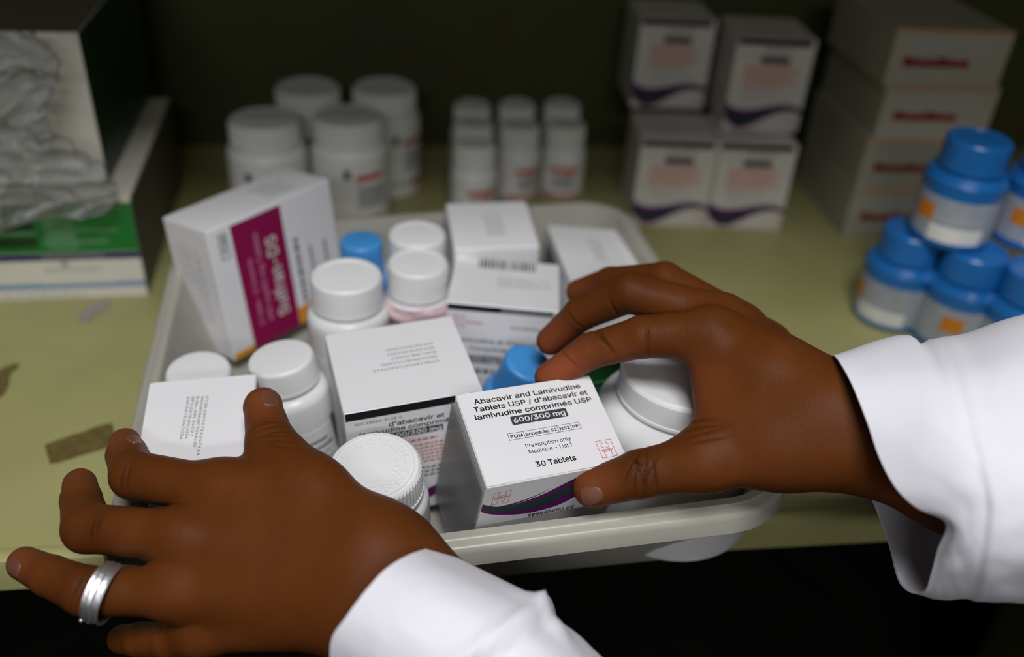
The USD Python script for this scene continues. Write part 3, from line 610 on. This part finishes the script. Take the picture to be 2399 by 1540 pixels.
m = put(words("2", .0012, .0018), -.0006, -.0009); m.vertices[:, 2] = m.vertices[:, 2] * 8 + .0803; obj("centre_mark", m, CAPW, t, smooth=False)

# ------------------------------------------------------------------ hands: a signed distance field, skinned by surface nets
def cap_d(P, a, b, r1, r2):
    ba = b - a; t = np.clip(((P - a) @ ba) / (ba @ ba), 0, 1)
    return np.linalg.norm(P - a - t[:, None] * ba, axis=1) - (r1 + (r2 - r1) * t)

def smin(a, b, k):
    h = np.maximum(k - np.abs(a - b), 0) / k
    return np.minimum(a, b) - h * h * k * .25

class Hand:
    def __init__(self, s=1.0): self.s = s; self.palm, self.fingers, self.grooves, self.tones, self.web = [], [], [], [], []
    def J(self, *q): return (at(q[0], q[1], q[2] * self.s), q[3] * self.s)
    def bone(self, a, b): A, B = self.J(*a), self.J(*b); self.palm.append((A[0], B[0], A[1], B[1]))
    def finger(self, *js): self.fingers.append([self.J(*j) for j in js])
    def sdf(self, P, detail=False):
        d = None
        for a, b, r1, r2 in self.palm:
            c = cap_d(P, a, b, r1, r2); d = c if d is None else smin(d, c, .015)
        out = d
        for f in self.fingers:
            e = None
            for (a, r1), (b, r2) in zip(f[:-1], f[1:]):
                c = cap_d(P, a, b, r1, r2); e = c if e is None else smin(e, c, .0018)
            out = np.minimum(out, smin(d, e, .009))
        if detail:
            for p, n, axis, half, depth, sig in self.grooves:
                q = P - p; s = q @ axis; l2 = (q * q).sum(1) - s * s
                out = out + depth * np.exp(-(s / sig)**2) * np.exp(-l2 / (2 * half**2))
        return out
    def grad(self, P, detail=False, e=.0004):
        g = np.zeros_like(P)
        for k in range(3):
            o = np.zeros(3); o[k] = e; g[:, k] = self.sdf(P + o, detail) - self.sdf(P - o, detail)
        return g / (2 * e)
    def surface(self, px, py, d0=.30):
        """where the line of sight through a photo pixel meets the skin: used to seat nails and creases"""
        q = ray(px, py); n = np.linalg.norm(q); t = d0
        for _ in range(120):
            t += self.sdf((EYE + q * t)[None])[0] / n * .8
        return EYE + q * t
    def crease(self, px, py, dpx, dpy, half=.006, depth=.0005, sig=.0005):
        """a crease across the skin at a pixel; (dpx, dpy): its normal in the picture"""
        p = self.surface(px, py); n = self.grad(p[None])[0]; n /= np.linalg.norm(n)
        a = right * dpx - up * dpy; a = a - n * (a @ n); a /= np.linalg.norm(a)
        self.grooves.append((p, n, a, half, depth, sig))
    def tone(self, px, py, d, r, v): self.tones.append((at(px, py, d * self.s), r, v))
    def mesh(self, step=.0017):
        pts = np.array([p for f in self.fingers for p, _ in f] + [x for b in self.palm for x in b[:2]]); lo, hi = pts.min(0) - .034, pts.max(0) + .034
        n = np.ceil((hi - lo) / step).astype(int) + 1
        X = np.stack(np.meshgrid(*[lo[k] + np.arange(n[k]) * step for k in range(3)], indexing="ij"), -1).reshape(-1, 3)
        nc = -(-n // 4) + 1; Xc = np.stack(np.meshgrid(*[lo[k] + (np.arange(nc[k]) * 4 + 1.5) * step for k in range(3)], indexing="ij"), -1).reshape(-1, 3)
        Dc = np.concatenate([self.sdf(c) for c in np.array_split(Xc, max(1, len(Xc) // 100000))]).reshape(nc)     # coarse pass first
        D = np.repeat(np.repeat(np.repeat(Dc, 4, 0), 4, 1), 4, 2)[:n[0], :n[1], :n[2]].reshape(-1).copy(); near = np.flatnonzero(np.abs(D) < 5 * step + .001)
        D[near] = np.concatenate([self.sdf(X[c]) for c in np.array_split(near, max(1, len(near) // 100000))]); D = D.reshape(n)
        ins = D < 0; c = n - 1
        cnt = sum(ins[i:c[0] + i, j:c[1] + j, k:c[2] + k].astype(int) for i in (0, 1) for j in (0, 1) for k in (0, 1))
        act = (cnt > 0) & (cnt < 8); idx = -np.ones(c, int); cells = np.argwhere(act); idx[act] = np.arange(len(cells))
        acc, num = np.zeros((len(cells), 3)), np.zeros(len(cells))
        cor = [np.array(o) for o in np.ndindex(2, 2, 2)]
        for a in cor:
            for k in range(3):
                if a[k] == 0:
                    b = a.copy(); b[k] = 1; A, B = cells + a, cells + b; da, db = D[tuple(A.T)], D[tuple(B.T)]; x = (da < 0) != (db < 0)
                    t = np.where(x, da / np.where(da - db == 0, 1, da - db), 0); p = A + t[:, None] * (B - A); acc[x] += p[x]; num[x] += 1
        V = lo + acc / num[:, None] * step; F = []
        for k in range(3):
            a, b = [(1, 2), (2, 0), (0, 1)][k]; sl = [slice(1, n[0] - 1), slice(1, n[1] - 1), slice(1, n[2] - 1)]; sl[k] = slice(0, n[k] - 1)
            base = np.argwhere(np.ones([s.stop - s.start for s in sl], bool)) + [s.start for s in sl]
            nb = base.copy(); nb[:, k] += 1; s0, s1 = ins[tuple(base.T)], ins[tuple(nb.T)]; x = s0 != s1; base, s0 = base[x], s0[x]
            q = []
            for da, db in ((0, 0), (1, 0), (1, 1), (0, 1)):
                m = base.copy(); m[:, a] -= da; m[:, b] -= db; q.append(idx[tuple(m.T)])
            q = np.stack(q, -1); q[~s0] = q[~s0][:, ::-1]; F.append(q)
        F = np.vstack(F); F = np.vstack([F[:, [0, 1, 2]], F[:, [0, 2, 3]]])
        V, F = trimesh.remesh.subdivide(V, F)
        for it in range(4):
            dt = it > 1; g = self.grad(V, dt); V = V - g * np.clip(self.sdf(V, dt) / np.maximum((g * g).sum(1), .25), -.0006, .0006)[:, None] * .9
        return V, F

def make_hand(person, hand, label, nails):
    V, F = hand.mesh()
    tm = trimesh.Trimesh(V, F, process=False)
    if tm.volume < 0: F = F[:, ::-1]
    o = obj("hand", (V, F), SKIN, person, smooth=True, label=label)
    tone = np.zeros(len(V))
    for p, r, v in hand.tones: tone += v * np.exp(-((V - p)**2).sum(1) / (2 * r * r))
    for p, n, a, half, depth, sig in hand.grooves:
        q = V - p; s = q @ a; tone -= .5 * np.exp(-(s / (sig * 1.2))**2) * np.exp(-((q * q).sum(1) - s * s) / (2 * half**2))
    UsdGeom.PrimvarsAPI(o).CreatePrimvar("tone", Sdf.ValueTypeNames.FloatArray, "vertex").Set(Vt.FloatArray.FromNumpy(np.clip(tone, -1, 1).astype(np.float32)))
    for px, py, dx, dy, lw, ll in nails:
        p = hand.surface(px, py); n = hand.grad(p[None])[0]; n /= np.linalg.norm(n)
        y = right * dx - up * dy; y = y - n * (y @ n); y /= np.linalg.norm(y); x = np.cross(y, n)
        k = 15; U, W_ = np.meshgrid(np.linspace(-1, 1, k), np.linspace(-1, 1, k), indexing="ij")
        # square to rounded nail outline
        sx = np.sqrt(np.maximum(1 - .42 * W_**2 * 1.0, 0)); sy = np.sqrt(np.maximum(1 - .42 * U**2, 0))
        P = p + (U * sx * lw / 2)[..., None] * x + (W_ * sy * ll / 2)[..., None] * y; P = P.reshape(-1, 3)
        for _ in range(4): g = hand.grad(P); P = P - g * (hand.sdf(P) / np.maximum((g * g).sum(1), .25))[:, None]
        g = hand.grad(P); g /= np.linalg.norm(g, axis=1, keepdims=True)
        rim = np.maximum(np.abs(U), np.abs(W_)).reshape(-1); lift = np.where(rim > .95, -.0003, .00045)
        top = P + g * lift[:, None]; bot = P - g * .0006
        f = grid_faces(k, k, False)
        if np.dot(np.cross(top[f[0, 1]] - top[f[0, 0]], top[f[0, 2]] - top[f[0, 0]]), n) < 0: f = f[:, ::-1]
        obj("fingernail", (np.vstack([top, bot]), np.vstack([f, f[:, ::-1] + k * k])), NAIL, o, smooth=True)
    return o

person = thing("person", "person in a white coat reaching both dark-skinned hands into the bin", "person")
LH = Hand(.965)
LH.bone((905, 1310, .432, .0195), (735, 1143, .4475, .0112))           # thumb metacarpal
LH.bone((850, 1280, .432, .0165), (505, 1150, .4530, .0112))
LH.bone((840, 1330, .430, .0165), (430, 1258, .4355, .0108))
LH.bone((835, 1385, .430, .0165), (410, 1386, .4300, .0102))
LH.bone((830, 1430, .434, .0165), (470, 1482, .4385, .0090))
LH.bone((905, 1318, .434, .0205), (1130, 1500, .424, .0215)); LH.bone((840, 1415, .430, .0200), (1040, 1600, .422, .0215))
LH.bone((1130, 1500, .424, .0215), (1560, 1850, .385, .027)); LH.bone((1040, 1600, .422, .0215), (1480, 1950, .38, .027))
LH.bone((740, 1160, .447, .0105), (560, 1140, .452, .0105))           # web
LH.finger((735, 1140, .447, .0118), (634, 1036, .468, .0115), (616, 955, .486, .0090), (617, 951, .487, .0089))
LH.finger((505, 1150, .4535, .0114), (316, 1114, .463, .0112), (297, 1066, .480, .0093), (293, 1040, .492, .0077))
LH.finger((430, 1256, .4365, .0108), (205, 1238, .446, .0110), (190, 1172, .466, .0090), (187, 1136, .478, .0078))
LH.finger((410, 1388, .4310, .0103), (200, 1384, .431, .0104), (118, 1350, .442, .0089), (58, 1321, .452, .0076))
LH.finger((470, 1484, .4395, .0092), (400, 1500, .446, .0087), (330, 1500, .456, .0077), (286, 1498, .463, .0066))
for px, py, dx, dy, dp in ((640, 1000, .1, 1, .0007), (646, 1012, .1, 1, .0006), (640, 1022, .05, 1, .0008), (650, 1034, 0, 1, .0005), (655, 1046, -.1, 1, .0005), (628, 990, .1, 1, .0004)): LH.crease(px, py, dx, dy, .0042, dp * .6, .0005)
for px, py in ((230, 1230), (215, 1240), (300, 1115), (285, 1125)): LH.crease(px, py, 1, .1, .004, .0004, .0006)
for px, py in ((195, 1380), (180, 1376), (210, 1384)): LH.crease(px, py, 1, .35, .005, .00035, .0006)
for a in ((617, 950, .478, .009, .55), (291, 1035, .484, .008, .5), (186, 1130, .472, .008, .35), (57, 1321, .445, .008, .4)): LH.tone(*a)
for a in ((200, 1240, .436, .009, -.35), (318, 1110, .452, .009, -.25), (640, 1020, .458, .009, -.15), (200, 1386, .42, .009, -.25)): LH.tone(*a)
lh = make_hand(person, LH, "left hand gripping a carton, ring on one finger", [(632, 933, .18, -1, .0100, .0125), (31, 1331, -.9, -.35, .0095, .0100), (314, 1030, .1, -1, .0070, .0095)])
RH = Hand(1.015)
RH.bone((1925, 968, .436, .0180), (1665, 785, .459, .0112)); RH.bone((1930, 965, .439, .0170), (1692, 755, .479, .0112)); RH.bone((1940, 972, .444, .0165), (1728, 775, .497, .0104)); RH.bone((1945, 990, .447, .0165), (1795, 815, .502, .0110))
RH.bone((1960, 1012, .433, .0185), (1850, 1050, .433, .0155)); RH.bone((1850, 1050, .433, .0155), (1650, 1080, .436, .0124))
RH.bone((1672, 880, .452, .0105), (1692, 1000, .442, .0112)); RH.bone((1800, 900, .446, .0170), (1800, 1010, .44, .0170))
RH.bone((1930, 972, .434, .0180), (2250, 1040, .424, .0225)); RH.bone((1990, 1042, .430, .0175), (2260, 1120, .421, .0225))
RH.bone((2250, 1040, .424, .0225), (2900, 1110, .41, .030)); RH.bone((2260, 1120, .421, .0225), (2900, 1230, .41, .030))
RH.finger((1665, 782, .457, .0116), (1503, 790, .463, .0098), (1385, 822, .475, .0086), (1287, 884, .485, .0073))
RH.finger((1690, 747, .477, .0116), (1475, 686, .486, .0098), (1360, 736, .505, .0086), (1290, 799, .520, .0075))
RH.finger((1728, 765, .494, .0118), (1556, 656, .515, .0094), (1430, 661, .540, .0081), (1356, 684, .555, .0071))
RH.finger((1795, 812, .502, .0108), (1645, 705, .530, .0082), (1560, 692, .552, .0072), (1500, 702, .566, .0064))
RH.finger((1650, 1080, .436, .0122), (1497, 1112, .440, .0107), (1392, 1143, .4455, .0087), (1388, 1144, .446, .0086))
for px, py, dx, dy, dp in ((1406, 790, 1, -.75, .0008), (1418, 800, 1, -.6, .0005), (1328, 838, 1, -.9, .0008), (1518, 800, 1, -.1, .0011), (1440, 728, .8, -.6, .0007), (1345, 752, .8, -.7, .0006)): RH.crease(px, py, dx, dy, .0050, dp, .0007)
for px, py, dy, hf, dp in ((1474, 1098, .5, .0045, .0005), (1488, 1112, .1, .0065, .0008), (1497, 1104, -.35, .0040, .0006), (1513, 1110, .05, .0065, .0009), (1524, 1098, .6, .0040, .0005), (1534, 1112, -.2, .0055, .0006), (1500, 1090, -.9, .0030, .0005)): RH.crease(px, py, 1, dy, hf, dp, .00055)
for px, py, dx, dy in ((1652, 1000, .2, 1), (1648, 1015, .3, 1), (1660, 1030, .2, 1), (1640, 985, .3, 1)): RH.crease(px, py, dx, dy, .006, .00045, .0007)
for a in ((1287, 880, .478, .010, .8), (1345, 850, .47, .009, .55), (1290, 800, .512, .010, .7), (1356, 684, .548, .009, .45), (1392, 1143, .438, .009, .35), (1460, 820, .465, .008, .35), (1625, 930, .445, .011, .35)): RH.tone(*a)
for a in ((1665, 775, .446, .010, -.2), (1475, 670, .48, .009, -.25), (1500, 1110, .43, .010, -.25)): RH.tone(*a)
rh = make_hand(person, RH, "right hand pinching a carton between thumb and forefinger", [(1383, 1164, -.95, .30, .0105, .0125)])

# ------------------------------------------------------------------ coat sleeves
def tube_cloth(rings, scale=1.0, n=96, steps=12, thick=.0011, folds=(), seed=3, amp=.0012):
    """rings: lists of (px, py, depth) round the arm, each with the same number of points; a cloth with an inside, turned in at the first ring"""
    R = []
    for r in rings:
        p = np.array([at(q[0], q[1], q[2] * scale) for q in r]); p = np.vstack([p, p[:1]]); L = np.r_[0, np.cumsum(np.linalg.norm(np.diff(p, axis=0), axis=1))]
        c = smooth_line(np.vstack([p[-2], p, p[1]]), 16); c = c[16:-16]; k = len(r)
        idx = np.linspace(0, len(c) - 1, n + 1)[:-1]; lo = np.floor(idx).astype(int); fr_ = (idx - lo)[:, None]
        R.append(c[lo] * (1 - fr_) + c[np.minimum(lo + 1, len(c) - 1)] * fr_)
    R = np.array(R); G = smooth_line(R.reshape(len(R), -1), steps).reshape(-1, n, 3)
    nr = len(G); f = grid_faces(nr, n)
    tm = trimesh.Trimesh(G.reshape(-1, 3), f, process=False); N = np.array(tm.vertex_normals).reshape(nr, n, 3)
    cen = G.mean(1, keepdims=True); flip = np.sign(((G - cen) * N).sum()); N = N * flip
    s, a = np.meshgrid(np.arange(nr) / (nr - 1), np.arange(n) * 2 * np.pi / n, indexing="ij")
    P = np.stack([np.cos(a) * 1.6, np.sin(a) * 1.6, s * 4], -1); fade = np.clip(s * 6, .25, 1)
    off = amp * 2 * (meshkit.fbm(P, 3, seed) - .5) * fade
    for fn in folds: off = off + fn(s, a)
    out = G + N * off[..., None]; inn = out - N * thick
    v = np.vstack([out.reshape(-1, 3), inn.reshape(-1, 3)]); k = nr * n
    i = np.arange(n); j = (i + 1) % n
    fo = f if flip > 0 else f[:, ::-1]
    rim = np.vstack([np.stack([i, j + k, j], -1), np.stack([i, i + k, j + k], -1)])
    rim = rim if flip > 0 else rim[:, ::-1]
    return v, np.vstack([fo, fo[:, ::-1] + k, rim])

rsl = [
    [(1952, 832, .430), (1990, 888, .404), (2030, 985, .390), (2060, 1072, .386), (2100, 1145, .382), (2150, 1192, .380), (2216, 1226, .378), (2196, 1290, .388), (2182, 1345, .395), (2160, 1392, .410), (2108, 1368, .432), (2080, 1270, .452), (2050, 1190, .465), (2010, 1100, .475), (1965, 980, .478), (1948, 880, .462)],
    [(2100, 789, .440), (2140, 860, .398), (2180, 960, .378), (2210, 1050, .370), (2240, 1130, .366), (2262, 1190, .366), (2262, 1250, .368), (2250, 1300, .374), (2235, 1350, .384), (2220, 1398, .404), (2190, 1390, .430), (2170, 1290, .458), (2150, 1190, .472), (2130, 1080, .482), (2100, 960, .484), (2090, 860, .468)],
    [(2235, 790, .438), (2275, 860, .392), (2300, 960, .372), (2320, 1050, .364), (2335, 1130, .360), (2340, 1190, .360), (2338, 1250, .362), (2330, 1310, .368), (2320, 1360, .380), (2310, 1404, .400), (2290, 1390, .430), (2275, 1290, .460), (2260, 1190, .474), (2240, 1080, .484), (2225, 960, .484), (2222, 860, .468)],
    [(2400, 745, .436), (2440, 830, .388), (2460, 950, .366), (2470, 1050, .358), (2475, 1130, .354), (2476, 1190, .354), (2474, 1250, .356), (2466, 1310, .362), (2456, 1360, .376), (2440, 1408, .398), (2420, 1390, .430), (2405, 1290, .462), (2395, 1190, .476), (2380, 1080, .486), (2370, 960, .486), (2380, 840, .468)],
    [(2800, 690, .42), (2830, 800, .370), (2845, 940, .348), (2850, 1050, .340), (2852, 1130, .336), (2852, 1200, .336), (2850, 1270, .338), (2846, 1340, .345), (2840, 1400, .36), (2830, 1450, .39), (2815, 1420, .43), (2800, 1310, .465), (2795, 1190, .48), (2790, 1080, .49), (2785, 950, .49), (2785, 810, .465)]]
seam_r = lambda s, a: .0012 * (1 / (1 + np.exp(-(s - .44) * 160)) - 0)
dimple = lambda s, a: -.0035 * np.exp(-((s - .36 + .02 * np.sin(a)) / .025)**2) * np.exp(-((a - .0) / .35)**2) - .003 * np.exp(-((s - .36) / .02)**2) * np.exp(-((a - 6.28) / .35)**2)
obj("coat_sleeve", tube_cloth(rsl, 1.015, folds=(seam_r, dimple), seed=5), CLOTH, person, smooth=50, label="right sleeve with a loose open cuff")

lsl = [
    [(1021, 1284, .432), (985, 1290, .410), (942, 1308, .397), (900, 1337, .389), (862, 1378, .384), (833, 1415, .382), (806, 1452, .382), (777, 1497, .386), (775, 1560, .394), (800, 1640, .405), (860, 1680, .425), (930, 1640, .450), (980, 1560, .464), (1020, 1470, .468), (1050, 1380, .462), (1045, 1310, .448)],
    [(1120, 1330, .428), (1095, 1350, .400), (1058, 1372, .385), (1020, 1405, .376), (985, 1448, .371), (956, 1490, .369), (930, 1535, .370), (905, 1590, .375), (905, 1650, .385), (930, 1720, .398), (985, 1755, .42), (1050, 1710, .448), (1095, 1630, .464), (1130, 1540, .468), (1155, 1445, .460), (1150, 1370, .445)],
    [(1330, 1437, .420), (1305, 1450, .390), (1270, 1478, .373), (1232, 1515, .363), (1195, 1560, .358), (1165, 1605, .356), (1138, 1655, .357), (1115, 1710, .362), (1115, 1770, .372), (1140, 1830, .386), (1195, 1860, .41), (1260, 1820, .44), (1305, 1740, .456), (1340, 1650, .460), (1365, 1555, .452), (1358, 1480, .437)],
    [(1470, 1552, .412), (1445, 1570, .380), (1410, 1600, .362), (1370, 1640, .351), (1330, 1690, .345), (1300, 1735, .343), (1275, 1785, .344), (1250, 1840, .350), (1250, 1900, .36), (1275, 1960, .375), (1330, 1990, .40), (1400, 1950, .43), (1445, 1870, .447), (1480, 1780, .45), (1505, 1680, .442), (1498, 1600, .427)],
    [(1850, 1800, .38), (1825, 1830, .345), (1785, 1865, .325), (1740, 1910, .314), (1700, 1960, .308), (1670, 2010, .306), (1640, 2060, .307), (1620, 2120, .313), (1620, 2190, .325), (1645, 2250, .34), (1700, 2280, .37), (1780, 2240, .40), (1830, 2150, .42), (1870, 2050, .42), (1895, 1940, .41), (1885, 1850, .395)]]
cuff = lambda s, a: -.0045 / (1 + np.exp(-(s - .40 - .06 * np.cos(a - .55)) * 220)) + .0025 * np.exp(-((s - .385 - .06 * np.cos(a - .55)) / .018)**2)
pleat = lambda s, a: .004 * np.exp(-((a - .30 - .5 * (s - .45)) / .12)**2) * np.exp(-((s - .47) / .09)**2)
obj("coat_sleeve", tube_cloth(lsl, .965, folds=(cuff, pleat), seed=9, amp=.0010), CLOTH, person, smooth=50, label="left sleeve with a folded-back cuff")

# silver ring
pa, pb = np.array(LH.fingers[3][0][0]), np.array(LH.fingers[3][1][0])
rc_ = at(244, 1389, .4285 * .965); axd = (pb - pa) / np.linalg.norm(pb - pa); axd = axd + .30 * up; axd /= np.linalg.norm(axd)
xx = np.cross(axd, fwd); xx /= np.linalg.norm(xx); yy = np.cross(axd, xx)
rg = thing("ring", "silver ring with small beads on the left hand's ring finger", "ring", mat4(rc_, np.stack([xx, yy, axd], 1)))
RR = .0115
obj("band", lathe([(RR, -.0038), (RR + .0009, -.0040), (RR + .0012, -.0034), (RR + .0008, -.0030), (RR + .0008, -.0012), (RR + .0013, -.0008), (RR + .0009, -.0003), (RR + .0010, .0012), (RR + .0013, .0016), (RR + .0008, .0020), (RR + .0009, .0036), (RR + .0004, .0040), (RR, .0038), (RR, -.0038)], 72), SILVER, rg, smooth=40)
rng = np.random.default_rng(2); ca = math.atan2(*(np.array([at(222, 1440, .4285 * .965) - rc_]) @ np.stack([yy, xx], 1))[0])
for k, (da, z) in enumerate(((0, .0042), (.22, .0046), (.1, .0022), (-.55, .0005), (-.75, .0012), (-.65, -.0012))):
    s_ = trimesh.creation.icosphere(2, .00105 if k < 3 else .00075); s_.apply_translation([(RR + .0014) * math.cos(ca + da), (RR + .0014) * math.sin(ca + da), z]); obj("bead", s_, SILVER, rg, smooth=True)
